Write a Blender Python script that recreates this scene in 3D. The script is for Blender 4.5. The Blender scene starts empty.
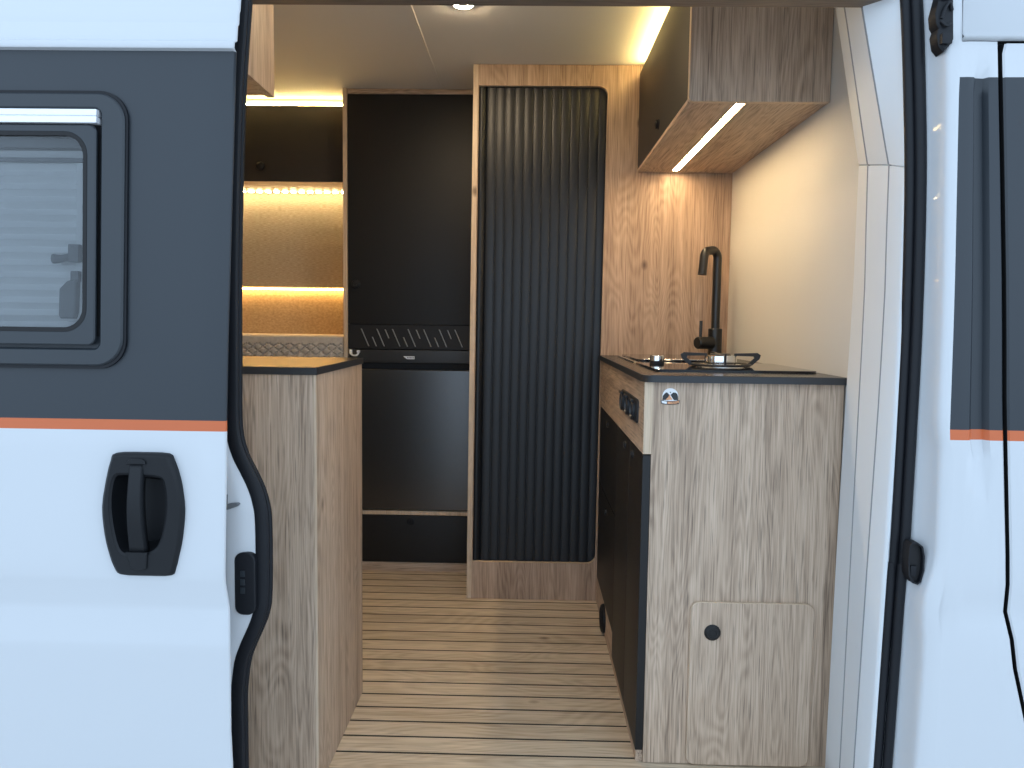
import bpy, bmesh, math, random
from mathutils import Vector, Matrix, Euler
random.seed(7)
SC = bpy.context.scene
COL = SC.collection
PI = math.pi

# ------------------------------------------------------------------ materials
def _nodes(name):
    m = bpy.data.materials.new(name); m.use_nodes = True
    nt = m.node_tree; b = nt.nodes['Principled BSDF']
    return m, nt, b

def plain(name, col, rough=.5, metal=0., spec=.5, noise=0., nscale=60., bump=0., coat=0.):
    m, nt, b = _nodes(name)
    b.inputs['Base Color'].default_value = (*col, 1)
    b.inputs['Roughness'].default_value = rough
    b.inputs['Metallic'].default_value = metal
    b.inputs['Specular IOR Level'].default_value = spec
    b.inputs['Coat Weight'].default_value = coat
    tc = nt.nodes.new('ShaderNodeTexCoord')
    n = nt.nodes.new('ShaderNodeTexNoise'); n.inputs['Scale'].default_value = nscale
    n.inputs['Detail'].default_value = 4
    nt.links.new(tc.outputs['Object'], n.inputs['Vector'])
    if noise > 0:
        mx = nt.nodes.new('ShaderNodeMix'); mx.data_type = 'RGBA'
        mx.inputs['A'].default_value = (*[c * (1 - noise) for c in col], 1)
        mx.inputs['B'].default_value = (*[min(1, c * (1 + noise)) for c in col], 1)
        nt.links.new(n.outputs['Fac'], mx.inputs['Factor'])
        nt.links.new(mx.outputs['Result'], b.inputs['Base Color'])
    if bump > 0:
        bp = nt.nodes.new('ShaderNodeBump'); bp.inputs['Strength'].default_value = bump
        bp.inputs['Distance'].default_value = .001
        nt.links.new(n.outputs['Fac'], bp.inputs['Height'])
        nt.links.new(bp.outputs['Normal'], b.inputs['Normal'])
    return m

def oak(name, axis='Z', cols=((.25, .172, .118), (.46, .335, .237), (.62, .472, .35)), rough=.5, seed=0., pore=.55, dens=1.):
    """decor oak: streaks along one axis, wandering cathedral figure, short dark pores, few knots"""
    m, nt, b = _nodes(name)
    N = nt.nodes.new; L = nt.links.new
    tc = N('ShaderNodeTexCoord')
    def mapped(sx, off):
        mp = N('ShaderNodeMapping')
        s = {'X': (sx[1], sx[0], sx[0]), 'Y': (sx[0], sx[1], sx[0]), 'Z': (sx[0], sx[0], sx[1])}[axis]
        mp.inputs['Scale'].default_value = s
        mp.inputs['Location'].default_value = (off + seed, off * .7 + seed, off * 1.3 + seed)
        L(tc.outputs['Object'], mp.inputs['Vector']); return mp.outputs['Vector']
    broad = N('ShaderNodeTexNoise'); broad.inputs['Scale'].default_value = 1; broad.inputs['Detail'].default_value = 3
    L(mapped((20 * dens, .9), 1.3), broad.inputs['Vector'])
    fine = N('ShaderNodeTexNoise'); fine.inputs['Scale'].default_value = 1; fine.inputs['Detail'].default_value = 5
    fine.inputs['Roughness'].default_value = .65
    L(mapped((230 * dens, 5), 5.1), fine.inputs['Vector'])
    # cathedral figure: contour lines of a slow field
    slow = N('ShaderNodeTexNoise'); slow.inputs['Scale'].default_value = 1; slow.inputs['Detail'].default_value = 2.2
    slow.inputs['Distortion'].default_value = .35
    L(mapped((5.5 * dens, .95), 9.7), slow.inputs['Vector'])
    ml = N('ShaderNodeMath'); ml.operation = 'MULTIPLY'; ml.inputs[1].default_value = 210
    L(slow.outputs['Fac'], ml.inputs[0])
    sn = N('ShaderNodeMath'); sn.operation = 'SINE'; L(ml.outputs[0], sn.inputs[0])
    fig = N('ShaderNodeMapRange'); fig.inputs['From Min'].default_value = -1; fig.inputs['From Max'].default_value = 1
    fig.inputs['To Min'].default_value = -.042; fig.inputs['To Max'].default_value = .042
    L(sn.outputs[0], fig.inputs['Value'])
    por = N('ShaderNodeTexNoise'); por.inputs['Scale'].default_value = 1; por.inputs['Detail'].default_value = 2
    L(mapped((260 * dens, 11), 2.9), por.inputs['Vector'])
    pr = N('ShaderNodeValToRGB'); pr.color_ramp.elements[0].position = .30; pr.color_ramp.elements[0].color = (pore, pore, pore, 1)
    pr.color_ramp.elements[1].position = .43; pr.color_ramp.elements[1].color = (1, 1, 1, 1)
    L(por.outputs['Fac'], pr.inputs['Fac'])
    a1 = N('ShaderNodeMath'); a1.operation = 'MULTIPLY'; a1.inputs[1].default_value = .42; L(broad.outputs['Fac'], a1.inputs[0])
    a2 = N('ShaderNodeMath'); a2.operation = 'MULTIPLY_ADD'; a2.inputs[1].default_value = .66
    L(fine.outputs['Fac'], a2.inputs[0]); L(a1.outputs[0], a2.inputs[2])
    a3 = N('ShaderNodeMath'); a3.operation = 'ADD'; L(a2.outputs[0], a3.inputs[0]); L(fig.outputs['Result'], a3.inputs[1])
    cr = N('ShaderNodeValToRGB'); e = cr.color_ramp.elements
    e[0].position = .37; e[0].color = (*cols[0], 1); e[1].position = .70; e[1].color = (*cols[2], 1)
    k = e.new(.52); k.color = (*cols[1], 1)
    L(a3.outputs[0], cr.inputs['Fac'])
    # knots
    vo = N('ShaderNodeTexVoronoi'); vo.inputs['Scale'].default_value = 1
    L(mapped((4.2, 2.6), 3.3), vo.inputs['Vector'])
    kr = N('ShaderNodeValToRGB'); kr.color_ramp.elements[0].position = .015; kr.color_ramp.elements[0].color = (.35, .3, .27, 1)
    kr.color_ramp.elements[1].position = .06; kr.color_ramp.elements[1].color = (1, 1, 1, 1)
    L(vo.outputs['Distance'], kr.inputs['Fac'])
    m1 = N('ShaderNodeMix'); m1.data_type = 'RGBA'; m1.blend_type = 'MULTIPLY'; m1.inputs['Factor'].default_value = 1
    L(cr.outputs['Color'], m1.inputs['A']); L(pr.outputs['Color'], m1.inputs['B'])
    m2 = N('ShaderNodeMix'); m2.data_type = 'RGBA'; m2.blend_type = 'MULTIPLY'; m2.inputs['Factor'].default_value = 1
    L(m1.outputs['Result'], m2.inputs['A']); L(kr.outputs['Color'], m2.inputs['B'])
    L(m2.outputs['Result'], b.inputs['Base Color'])
    b.inputs['Roughness'].default_value = rough
    bp = N('ShaderNodeBump'); bp.inputs['Strength'].default_value = .25; bp.inputs['Distance'].default_value = .0008
    L(a3.outputs[0], bp.inputs['Height']); L(bp.outputs['Normal'], b.inputs['Normal'])
    return m

def glow(name, col, strength):
    m, nt, b = _nodes(name)
    b.inputs['Base Color'].default_value = (.8, .8, .8, 1)
    b.inputs['Emission Color'].default_value = (*col, 1)
    b.inputs['Emission Strength'].default_value = strength
    return m

def fabric(name, c1, c2, scale=(60, 60, 420), rough=.95):
    m, nt, b = _nodes(name)
    N = nt.nodes.new; L = nt.links.new
    tc = N('ShaderNodeTexCoord'); mp = N('ShaderNodeMapping'); mp.inputs['Scale'].default_value = scale
    L(tc.outputs['Object'], mp.inputs['Vector'])
    n = N('ShaderNodeTexNoise'); n.inputs['Scale'].default_value = 1; n.inputs['Detail'].default_value = 4
    L(mp.outputs['Vector'], n.inputs['Vector'])
    r = N('ShaderNodeValToRGB'); r.color_ramp.elements[0].position = .33; r.color_ramp.elements[0].color = (*c1, 1)
    r.color_ramp.elements[1].position = .68; r.color_ramp.elements[1].color = (*c2, 1)
    L(n.outputs['Fac'], r.inputs['Fac']); L(r.outputs['Color'], b.inputs['Base Color'])
    b.inputs['Roughness'].default_value = rough
    b.inputs['Sheen Weight'].default_value = .2
    bp = N('ShaderNodeBump'); bp.inputs['Strength'].default_value = .5; bp.inputs['Distance'].default_value = .001
    L(n.outputs['Fac'], bp.inputs['Height']); L(bp.outputs['Normal'], b.inputs['Normal'])
    return m

M = {}
M['white'] = plain('van_white_paint', (.585, .60, .615), .32, noise=.015, nscale=2.5, coat=.4)
M['wrap'] = plain('graphite_wrap', (.022, .028, .035), .42, noise=.03, nscale=3)
M['orange'] = plain('orange_stripe', (.58, .135, .042), .4, noise=.02)
M['frame_grey'] = plain('window_frame_grey', (.022, .028, .034), .33, noise=.03)
M['rubber'] = plain('black_rubber', (.008, .009, .012), .5, spec=.3, noise=.1, nscale=90)
M['handle'] = plain('handle_plastic', (.008, .009, .011), .5, spec=.3, noise=.08, nscale=300, bump=.15)
M['dark'] = plain('dark_cavity', (.008, .008, .009), .7)
M['alu'] = plain('anodised_aluminium', (.85, .86, .88), .35, metal=.35, noise=.02)
M['blind'] = plain('blind_cloth', (.80, .80, .80), .8, noise=.03, nscale=40)
M['grey_plastic'] = plain('grey_plastic', (.15, .16, .17), .5)
M['trim'] = plain('interior_trim_grey', (.74, .77, .79), .55, noise=.015, nscale=8)
M['wall'] = plain('wall_lining', (.66, .63, .57), .6, noise=.03, nscale=5)
M['ceil'] = plain('ceiling_lining', (.79, .76, .69), .75, noise=.02, nscale=4)
M['black'] = plain('matt_black_laminate', (.009, .0085, .0085), .52, spec=.4, noise=.06, nscale=200)
M['brownblack'] = plain('warm_black_laminate', (.022, .019, .016), .55, noise=.06, nscale=200)
M['top'] = plain('black_worktop', (.018, .018, .019), .27, noise=.08, nscale=150)
M['topedge'] = plain('black_edge_band', (.022, .023, .025), .45, noise=.05)
M['tambour'] = plain('tambour_black', (.0100, .0120, .0155), .40, spec=.4, noise=.05, nscale=50)
M['glass_black'] = plain('black_glass', (.006, .006, .007), .06, coat=.3)
M['steel'] = plain('brushed_steel', (.70, .69, .67), .25, metal=1., noise=.04)
M['chrome'] = plain('chrome', (.82, .81, .80), .12, metal=1.)
M['iron'] = plain('cast_iron', (.018, .018, .018), .55, noise=.15, nscale=300, bump=.2)
M['tap'] = plain('black_tap', (.014, .013, .012), .33, noise=.05)
M['fridge'] = plain('dark_steel_fridge', (.115, .115, .115), .30, metal=.85, noise=.03)
M['edge'] = oak('oak_edge_band', 'Z', ((.46, .33, .215), (.58, .44, .305), (.66, .52, .375)), .5, pore=.85)
M['oak'] = oak('oak_panel', 'Z', dens=1.45)
M['oak_near'] = oak('oak_end_panel', 'Z', seed=4.2, dens=1.45)
M['oak_cab'] = oak('oak_left_cabinet', 'Z', seed=8.9, dens=1.45)
M['oak_tall'] = oak('oak_tall_unit', 'Z', ((.22, .135, .085), (.39, .262, .175), (.53, .375, .265)), seed=12.6, pore=.7, dens=1.45)
M['oak_y'] = oak('oak_grain_deep', 'Y', seed=2.2)
M['oak_x'] = oak('oak_grain_across', 'X', seed=6.2)
M['header_dark'] = oak('dark_header_board', 'X', ((.10, .068, .045), (.16, .115, .08), (.21, .155, .115)), seed=3.1)  # oak grain in darker browns for the header board
M['plank'] = oak('deck_plank', 'X', ((.40, .30, .20), (.56, .45, .32), (.70, .58, .43)), .45, pore=.75, dens=.55)
M['caulk'] = plain('deck_caulk', (.032, .026, .020), .8, spec=.2)
M['led_warm'] = glow('led_warm', (1, .72, .28), 66)
M['led_bed'] = glow('led_bed', (1, .74, .36), 55)
M['led_under'] = glow('led_under_cabinet', (1, .74, .42), 76)
M['led_hidden'] = glow('led_behind_pad', (1, .55, .16), 30)
M['led_spot'] = glow('led_spot', (1, .77, .50), 950)
M['pad'] = fabric('padded_fabric', (.30, .25, .18), (.46, .40, .31))
M['pad_lit'] = fabric('padded_fabric_lit', (.32, .24, .15), (.46, .36, .24), (90, 90, 130))  # same fabric as the upper pad, orange strip light put into the colour
M['quilt'] = fabric('quilted_cover', (.48, .43, .37), (.58, .53, .47), (80, 80, 80))
M['sticker_white'] = plain('sticker_white', (.80, .80, .80), .5)
M['sticker_black'] = plain('sticker_black', (.02, .022, .024), .5)
M['sticker_orange'] = plain('sticker_orange', (.70, .33, .16), .5)
M['ground'] = plain('pale_paving', (.52, .50, .48), .9, noise=.15, nscale=12)
M['seam'] = plain('trim_seam', (.28, .30, .32), .7)
M['lip'] = plain('lit_metal_lip', (.40, .40, .40), .4, metal=.3)  # pale grey: light caught by the vent slot edges, put into the colour
M['socket'] = plain('socket_black', (.018, .020, .024), .4)

def pane_mat():
    m = bpy.data.materials.new('tinted_acrylic'); m.use_nodes = True
    nt = m.node_tree; nt.nodes.remove(nt.nodes['Principled BSDF'])
    out = nt.nodes['Material Output']
    t = nt.nodes.new('ShaderNodeBsdfTransparent'); t.inputs['Color'].default_value = (.77, .79, .80, 1)
    g = nt.nodes.new('ShaderNodeBsdfGlossy'); g.inputs['Roughness'].default_value = .03
    f = nt.nodes.new('ShaderNodeFresnel'); f.inputs['IOR'].default_value = 1.49
    mx = nt.nodes.new('ShaderNodeMixShader')
    nt.links.new(f.outputs[0], mx.inputs[0]); nt.links.new(t.outputs[0], mx.inputs[1]); nt.links.new(g.outputs[0], mx.inputs[2])
    nt.links.new(mx.outputs[0], out.inputs['Surface'])
    return m
M['pane'] = pane_mat()

# ------------------------------------------------------------------ mesh helpers
def B(): return bmesh.new()

def box(bm, x0, x1, y0, y1, z0, z1, bev=0., mi=0, seg=2):
    r = bmesh.ops.create_cube(bm, size=1)
    vs = r['verts']
    for v in vs:
        v.co = Vector(((x0 + x1) / 2 + v.co.x * (x1 - x0), (y0 + y1) / 2 + v.co.y * (y1 - y0), (z0 + z1) / 2 + v.co.z * (z1 - z0)))
    fs = set(f for v in vs for f in v.link_faces)
    for f in fs: f.material_index = mi
    if bev > 0:
        es = list(set(e for v in vs for e in v.link_edges))
        bmesh.ops.bevel(bm, geom=es, offset=bev, segments=seg, affect='EDGES', profile=.7)
    return bm

def _pt(axis, a, u, v):
    return {'X': Vector((a, u, v)), 'Y': Vector((u, a, v)), 'Z': Vector((u, v, a))}[axis]

def prism(bm, pts, axis, a0, a1, mi_cap=0, mi_side=0, chamfer=0.):
    """polygon extruded along one axis; optional small chamfer at the a0 side"""
    n = len(pts)
    rings = []
    if chamfer > 0:
        inn = inset(pts, chamfer)
        s = 1 if a1 > a0 else -1
        lv = [(inn, a0), (pts, a0 + s * chamfer), (pts, a1)]
    else:
        lv = [(pts, a0), (pts, a1)]
    for p, a in lv: rings.append([bm.verts.new(_pt(axis, a, u, v)) for u, v in p])
    f = bm.faces.new(rings[0]); f.material_index = mi_cap
    f = bm.faces.new(list(reversed(rings[-1]))); f.material_index = mi_cap
    for r0, r1 in zip(rings, rings[1:]):
        for i in range(n):
            f = bm.faces.new((r0[i], r1[i], r1[(i + 1) % n], r0[(i + 1) % n])); f.material_index = mi_side
    return bm

def inset(pts, d):
    n = len(pts); A = sum(pts[i][0] * pts[(i + 1) % n][1] - pts[(i + 1) % n][0] * pts[i][1] for i in range(n))
    s = 1 if A > 0 else -1; out = []
    for i in range(n):
        p0, p1, p2 = Vector(pts[i - 1]), Vector(pts[i]), Vector(pts[(i + 1) % n])
        e1 = (p1 - p0).normalized(); e2 = (p2 - p1).normalized()
        n1 = Vector((-e1.y, e1.x)) * s; n2 = Vector((-e2.y, e2.x)) * s
        b = n1 + n2
        if b.length < 1e-6: b = n1.copy()
        b.normalize(); k = max(.35, b.dot(n1))
        q = p1 + b * (d / k); out.append((q.x, q.y))
    return out

def rrect(u0, u1, v0, v1, r, seg=6):
    """rounded rectangle; r = one radius or (u0v0, u1v0, u1v1, u0v1)"""
    if not isinstance(r, (tuple, list)): r = (r,) * 4
    c = [(u0, v0, 1, 1, PI), (u1, v0, -1, 1, 1.5 * PI), (u1, v1, -1, -1, 0), (u0, v1, 1, -1, .5 * PI)]
    out = []
    for (u, v, su, sv, a), q in zip(c, r):
        if q <= 0: out.append((u, v)); continue
        for k in range(seg + 1):
            t = a + k / seg * PI / 2
            out.append((u + su * q + q * math.cos(t), v + sv * q + q * math.sin(t)))
    return out

def plate_hole(bm, outer, holes, axis, a0, a1, mi_cap=0, mi_side=0, mi_hole=None):
    def loop(pts, a):
        vs = [bm.verts.new(_pt(axis, a, u, v)) for u, v in pts]
        return vs, [bm.edges.new((vs[i], vs[(i + 1) % len(vs)])) for i in range(len(vs))]
    for a in (a0, a1):
        es = []; 
        for p in [outer] + holes: es += loop(p, a)[1]
        r = bmesh.ops.triangle_fill(bm, edges=es, use_beauty=True)
        for f in r['geom']:
            if isinstance(f, bmesh.types.BMFace): f.material_index = mi_cap
    for k, p in enumerate([outer] + holes):
        n = len(p)
        v0 = [bm.verts.new(_pt(axis, a0, u, v)) for u, v in p]; v1 = [bm.verts.new(_pt(axis, a1, u, v)) for u, v in p]
        for i in range(n):
            f = bm.faces.new((v0[i], v1[i], v1[(i + 1) % n], v0[(i + 1) % n]))
            f.material_index = mi_side if (k == 0 or mi_hole is None) else mi_hole
    bmesh.ops.remove_doubles(bm, verts=bm.verts, dist=1e-5)
    return bm

def catmull(pts, n=6):
    P = [Vector(p) for p in pts]; out = []
    for i in range(len(P) - 1):
        p0 = P[max(0, i - 1)]; p1 = P[i]; p2 = P[i + 1]; p3 = P[min(len(P) - 1, i + 2)]
        for k in range(n):
            t = k / n
            out.append(.5 * (2 * p1 + (p2 - p0) * t + (2 * p0 - 5 * p1 + 4 * p2 - p3) * t * t + (3 * p1 - p0 - 3 * p2 + p3) * t ** 3))
    out.append(P[-1]); return out

def tube(bm, pts, r, seg=14, cap=True, mi=0, prof=None):
    P = [Vector(p) for p in pts]
    R = r if isinstance(r, (list, tuple)) else [r] * len(P)
    t0 = (P[1] - P[0]).normalized()
    ref = Vector((0, 1, 0)) if abs(t0.y) < .9 else Vector((1, 0, 0))
    nrm = (ref - t0 * ref.dot(t0)).normalized(); rings = []
    for i, p in enumerate(P):
        t = (P[min(i + 1, len(P) - 1)] - P[max(i - 1, 0)]).normalized()
        nrm = (nrm - t * nrm.dot(t)).normalized(); bn = t.cross(nrm)
        ring = []
        for k in range(seg):
            a = 2 * PI * k / seg; q = R[i] * (prof(a) if prof else 1)
            ring.append(bm.verts.new(p + nrm * math.cos(a) * q + bn * math.sin(a) * q))
        rings.append(ring)
    for a, b in zip(rings, rings[1:]):
        for k in range(seg):
            f = bm.faces.new((a[k], a[(k + 1) % seg], b[(k + 1) % seg], b[k])); f.material_index = mi
    if cap:
        f = bm.faces.new(list(reversed(rings[0]))); f.material_index = mi
        f = bm.faces.new(rings[-1]); f.material_index = mi
    return bm

def lathe(bm, c, axis, prof, seg=28, mi=0):
    """profile [(radius, offset along axis)] turned round an axis through c; axis is a unit Vector"""
    c = Vector(c); ax = Vector(axis).normalized()
    ref = Vector((0, 0, 1)) if abs(ax.z) < .9 else Vector((1, 0, 0))
    u = ref.cross(ax).normalized(); w = ax.cross(u); rings = []
    for r, h in prof:
        rings.append([bm.verts.new(c + ax * h + (u * math.cos(2 * PI * k / seg) + w * math.sin(2 * PI * k / seg)) * max(r, 1e-4)) for k in range(seg)])
    for a, b in zip(rings, rings[1:]):
        for k in range(seg):
            f = bm.faces.new((a[k], a[(k + 1) % seg], b[(k + 1) % seg], b[k])); f.material_index = mi
    for r in (list(reversed(rings[0])), rings[-1]):
        f = bm.faces.new(r); f.material_index = mi
    return bm

def loft(bm, rows, mi=None):
    """rows of equal length, lists of points; mi(i, j) -> material index or None to leave that cell out"""
    V = [[bm.verts.new(Vector(p)) for p in r] for r in rows]
    for i in range(len(V) - 1):
        for j in range(len(V[0]) - 1):
            k = mi(i, j) if mi else 0
            if k is None: continue
            f = bm.faces.new((V[i][j], V[i][j + 1], V[i + 1][j + 1], V[i + 1][j])); f.material_index = k
    return bm

def obj(name, bm, mats, parent=None, loc=None, smooth=35, solid=0.):
    bmesh.ops.recalc_face_normals(bm, faces=bm.faces)
    me = bpy.data.meshes.new(name)
    org = Vector(loc) if loc is not None else (parent.matrix_world.translation.copy() if parent else Vector((0, 0, 0)))
    bm.transform(Matrix.Translation(-org)); bm.to_mesh(me); bm.free()
    for m in (mats if isinstance(mats, (list, tuple)) else [mats]): me.materials.append(M[m])
    if smooth:
        for p in me.polygons: p.use_smooth = True
        me.set_sharp_from_angle(angle=math.radians(smooth))
    o = bpy.data.objects.new(name, me); COL.objects.link(o)
    if parent:
        o.parent = parent
        o.location = org - parent.matrix_world.translation
        o.matrix_world = Matrix.Translation(org)
    else:
        o.location = org; o.matrix_world = Matrix.Translation(org)
    if solid:
        md = o.modifiers.new('thickness', 'SOLIDIFY'); md.thickness = abs(solid); md.offset = 1 if solid > 0 else -1
    return o

def thing(name, label, cat, loc, group=None):
    o = bpy.data.objects.new(name, None); COL.objects.link(o)
    o.location = loc; o.matrix_world = Matrix.Translation(Vector(loc)); o.empty_display_size = .05
    o['label'] = label; o['category'] = cat
    if group: o['group'] = group
    return o

def tag(o, label, cat, group=None):
    o['label'] = label; o['category'] = cat
    if group: o['group'] = group
    return o

def struct(name, bm, mats, label=None, **k):
    o = obj(name, bm, mats, **k); o['kind'] = 'structure'
    if label: o['label'] = label
    return o

def part(o, label): o['label'] = label; return o

def lerp_table(tab, z):
    tab = sorted(tab)
    if z <= tab[0][0]: return tab[0][1]
    for (a, b), (c, d) in zip(tab, tab[1:]):
        if z <= c: return b + (d - b) * (z - a) / (c - a)
    return tab[-1][1]

# ------------------------------------------------------------------ dimensions (metres; x along the van, y into it, z up from the cabin floor)
CEIL = 1.909
WALLX = .708
Y_END = 1.725       # near end of kitchen
Y_TALL = 2.770      # front of wardrobe
Y_FR = 3.060        # front of fridge column
Y_BACK = 3.500
KX = .2620          # kitchen front plane

# ------------------------------------------------------------------ setting
bm = B(); box(bm, -9, 9, -9, 8, -.62, -.60)
struct('ground', bm, 'ground')

bm = B(); pitch = .0715; y = 2.029 - 8 * pitch + .0033; 
box(bm, -2.25, .72, 1.44, Y_BACK, -.06, -.0007, mi=1)
while y < Y_BACK - .01:
    box(bm, -2.25, .705, y, min(y + pitch - .0078, Y_BACK), -.006, 0, mi=0); y += pitch
struct('floor', bm, ['plank', 'caulk'])

bm = B(); box(bm, -2.3, .76, 1.44, 3.58, CEIL, 1.98)
struct('ceiling', bm, 'ceil')
bm = B(); box(bm, -.3500, -.3440, 1.52, 3.05, CEIL - .0022, CEIL + .002, bev=.001)
struct('trim_1', bm, 'ceil')
bm = B(); box(bm, WALLX, .76, 1.69, 3.58, -.02, CEIL)
struct('wall_right', bm, 'wall')
bm = B(); box(bm, -2.3, .72, Y_BACK, 3.58, -.02, CEIL)
struct('wall_back', bm, 'wall')
bm = B(); box(bm, -2.34, -2.29, 1.43, 3.58, -.02, CEIL)
struct('wall_left', bm, 'wall')
# underside lining of the door header
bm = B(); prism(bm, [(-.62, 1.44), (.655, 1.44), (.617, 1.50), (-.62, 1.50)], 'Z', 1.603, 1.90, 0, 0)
struct('trim_2', bm, 'header_dark')

# lining of the pillar between door opening and kitchen wall
inn = [(-.06, .694), (.0, .694), (.495, .697), (.897, .702), (1.07, .7065), (1.357, .705), (1.677, .643), (1.75, .628)]
l2 = [(-.06, .684), (.1, .685), (.9, .688), (1.07, .689), (1.337, .682), (1.619, .627), (1.75, .60)]
l3 = [(-.06, .668), (.131, .670), (.565, .677), (.872, .683), (1.064, .6845), (1.317, .679), (1.581, .620), (1.75, .585)]
out = [(-.06, .655), (.174, .662), (.549, .669), (.88, .674), (1.039, .674), (1.259, .670), (1.417, .662), (1.589, .648), (1.75, .62)]
cols_ = ((inn, .02, 1.72, 1.361), (inn, 0, 1.70, 1.357), (l2, .000, 1.605, 1.338), (l2, .002, 1.600, 1.337), (l2, -.0012, 1.595, 1.336), (l3, .000, 1.505, 1.318), (l3, .002, 1.500, 1.317), (l3, -.0012, 1.495, 1.316), (out, .010, 1.446, 1.303), (out, .013, 1.434, 1.301))
def trim_row(t, g):
    """t < 0 below the corner joint, > 0 above it; g is the depth of the joint groove"""
    r = []
    for tab, dx, yy, j in cols_:
        z = j + t * (j + .06) if t < 0 else j + t
        z += 0 if not g else 0
        r.append((lerp_table(tab, z) + dx + g, yy, z))
    return r
bm = B()
ts = [(-1 + i * .083, 0) for i in range(12)] + [(-.0028, 0), (-.0012, .006), (.0018, .006), (.0040, 0)] + [(.0045 + i * .0335, 0) for i in range(1, 11)]
loft(bm, [trim_row(t, g) for t, g in ts], lambda i, j: 1 if j in (2, 3, 5, 6) else 0)
struct('trim_3', bm, ['trim', 'seam'], smooth=20, solid=.004)

# ------------------------------------------------------------------ van body
van = thing('van_body', 'white camper van side with graphite wrap and black door seal around the open doorway', 'van', (.0, 1.41, -.6))
seal_l = [(-.511, 1.66), (-.514, 1.579), (-.521, 1.493), (-.528, 1.405), (-.535, 1.246), (-.5395, 1.10), (-.542, .918), (-.543, .845), (-.541, .800), (-.531, .762),
          (-.515, .729), (-.502, .700), (-.494, .672), (-.490, .640), (-.4895, .56), (-.4915, .49), (-.497, .459), (-.507, .432), (-.522, .398), (-.533, .364),
          (-.540, .304), (-.5405, .245), (-.5405, .149), (-.54, -.06)]
YP = 1.372; kp = YP / 1.41
SL = catmull([(x * kp, YP, 1.0118 + (z - 1.0118) * kp) for x, z in seal_l], 4)
bm = B()   # painted return that turns out towards the doorway, then the body side behind the sliding door
loft(bm, [[(p.x - .001, YP + .012, p.z), (p.x - .002, YP + .001, p.z), (p.x - .020, YP - .006, p.z), (p.x - .055, YP - .019, p.z), (p.x - .075, YP - .012, p.z), (p.x - .10, YP + .004, p.z), (-2.3, YP + .006, p.z)] for p in SL + [Vector((-.527, YP, -.58))]])
obj('rear_pillar', bm, 'white', van, smooth=50, solid=-.006)
lip = lambda a: 1 + .12 * math.cos(3 * a)
bm = B(); tube(bm, SL, .0128, 16, prof=lip); tube(bm, [p + Vector((.0125, .004, 0)) for p in SL], .0045, 8)
obj('rear_door_seal', bm, 'rubber', van)
seal_r = [(.655, 1.66), (.668, 1.589), (.683, 1.417), (.693, 1.259), (.699, 1.039), (.700, .88), (.699, .587), (.696, .549), (.689, .174), (.684, -.06)]
SR = catmull([(x, 1.43, z) for x, z in seal_r], 5)
wid = lambda z: .0075 + .0018 * max(0, min(1, z / 1.3))
bm = B()
tube(bm, [p + Vector((-.0080, .004, 0)) for p in SR], [wid(p.z) for p in SR], 14)
tube(bm, [p + Vector((.0070, -.004, 0)) for p in SR], [wid(p.z) * 1.12 for p in SR], 14)
obj('front_door_seal', bm, 'rubber', van)

# B pillar: painted return, outer skin
Xseal = lambda z: lerp_table([(z_, x_) for x_, z_ in seal_r], z) + .012
hl = [(-.5, .72), (.193, .729), (.439, .734), (.490, .7275), (.530, .730), (.597, .746), (.80, .743), (.84, .737), (1.062, .734), (1.409, .720), (1.6, .708)]
sk = [(-.5, .750), (.211, .753), (.452, .754), (.505, .745), (.554, .754), (.607, .757), (.785, .757), (.820, .7465), (.833, .7465), (1.061, .7415), (1.417, .7285), (1.44, .7285), (1.46, .732), (1.6, .723)]
gp = [(-.5, .985), (.20, .945), (.343, .898), (.455, .879), (.505, .8665), (.555, .8655), (.609, .862), (.888, .839), (1.062, .828), (1.292, .810), (1.498, .793), (1.6, .786)]
def pil_row(z):
    s, h, k, g = Xseal(z), lerp_table(hl, z), lerp_table(sk, z), lerp_table(gp, z)
    h -= .0105
    return [(s - .015, 1.445, z), (s - .001, 1.434, z), (s + (h - s) * .6, 1.409, z), (h - .001, 1.390, z), (h + .001, 1.382, z), (h + .0035, 1.3765, z), (h + .008, 1.3725, z), (k - .002, 1.3702, z), (k, 1.370, z)]
def skin_row(z):
    k, g = lerp_table(sk, z), lerp_table(gp, z)
    wz = max(0, min(1, (z - .70) / .1)) * max(0, min(1, (1.46 - z) / .03))
    f = lambda t: k + (g - .0035 - k) * t
    ins = -.004 * max(0, 1 - abs(z - .505) / .05) * -1
    return [(f(0), 1.370 + ins, z), (f(.12), 1.3695 + ins, z), (f(.20), 1.3690 + .0 * wz, z), (f(.36), 1.3690 + ins + .001 * wz, z), (f(.44), 1.369 + ins + .010 * wz, z), (f(.66), 1.369 + ins + .012 * wz, z), (f(.74), 1.3695 + ins + .001 * wz, z), (f(.97), 1.3695 + ins, z), (f(1), 1.372 + ins, z), (f(1), 1.40, z)]
zs = [-.55, -.2, .1, .25, .40, .455, .48, .505, .53, .555, .58, .61, .70, .78, .80, .8155, .834, .86, .90, 1.0, 1.1, 1.2, 1.3, 1.38, 1.41, 1.4385, 1.46, 1.497]
bm = B(); loft(bm, [pil_row(z) for z in zs + [1.56, 1.66]])
obj('front_pillar', bm, 'white', van, smooth=60)
bandmat = lambda z0, z1: 1 if .834 <= (z0 + z1) / 2 < 1.4385 else 2 if .8155 <= (z0 + z1) / 2 < .834 else 0
bm = B(); loft(bm, [skin_row(z) for z in zs], lambda i, j: 3 if j == 8 else bandmat(zs[i], zs[i + 1]))  # return faces coloured dark to stand in for shade inside the gap
obj('pillar_skin', bm, ['white', 'wrap', 'orange', 'dark'], van, smooth=40)
bm = B()   # body above cab door and above doorway
k0, k1 = lerp_table(sk, 1.503), lerp_table(sk, 1.66)
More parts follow.
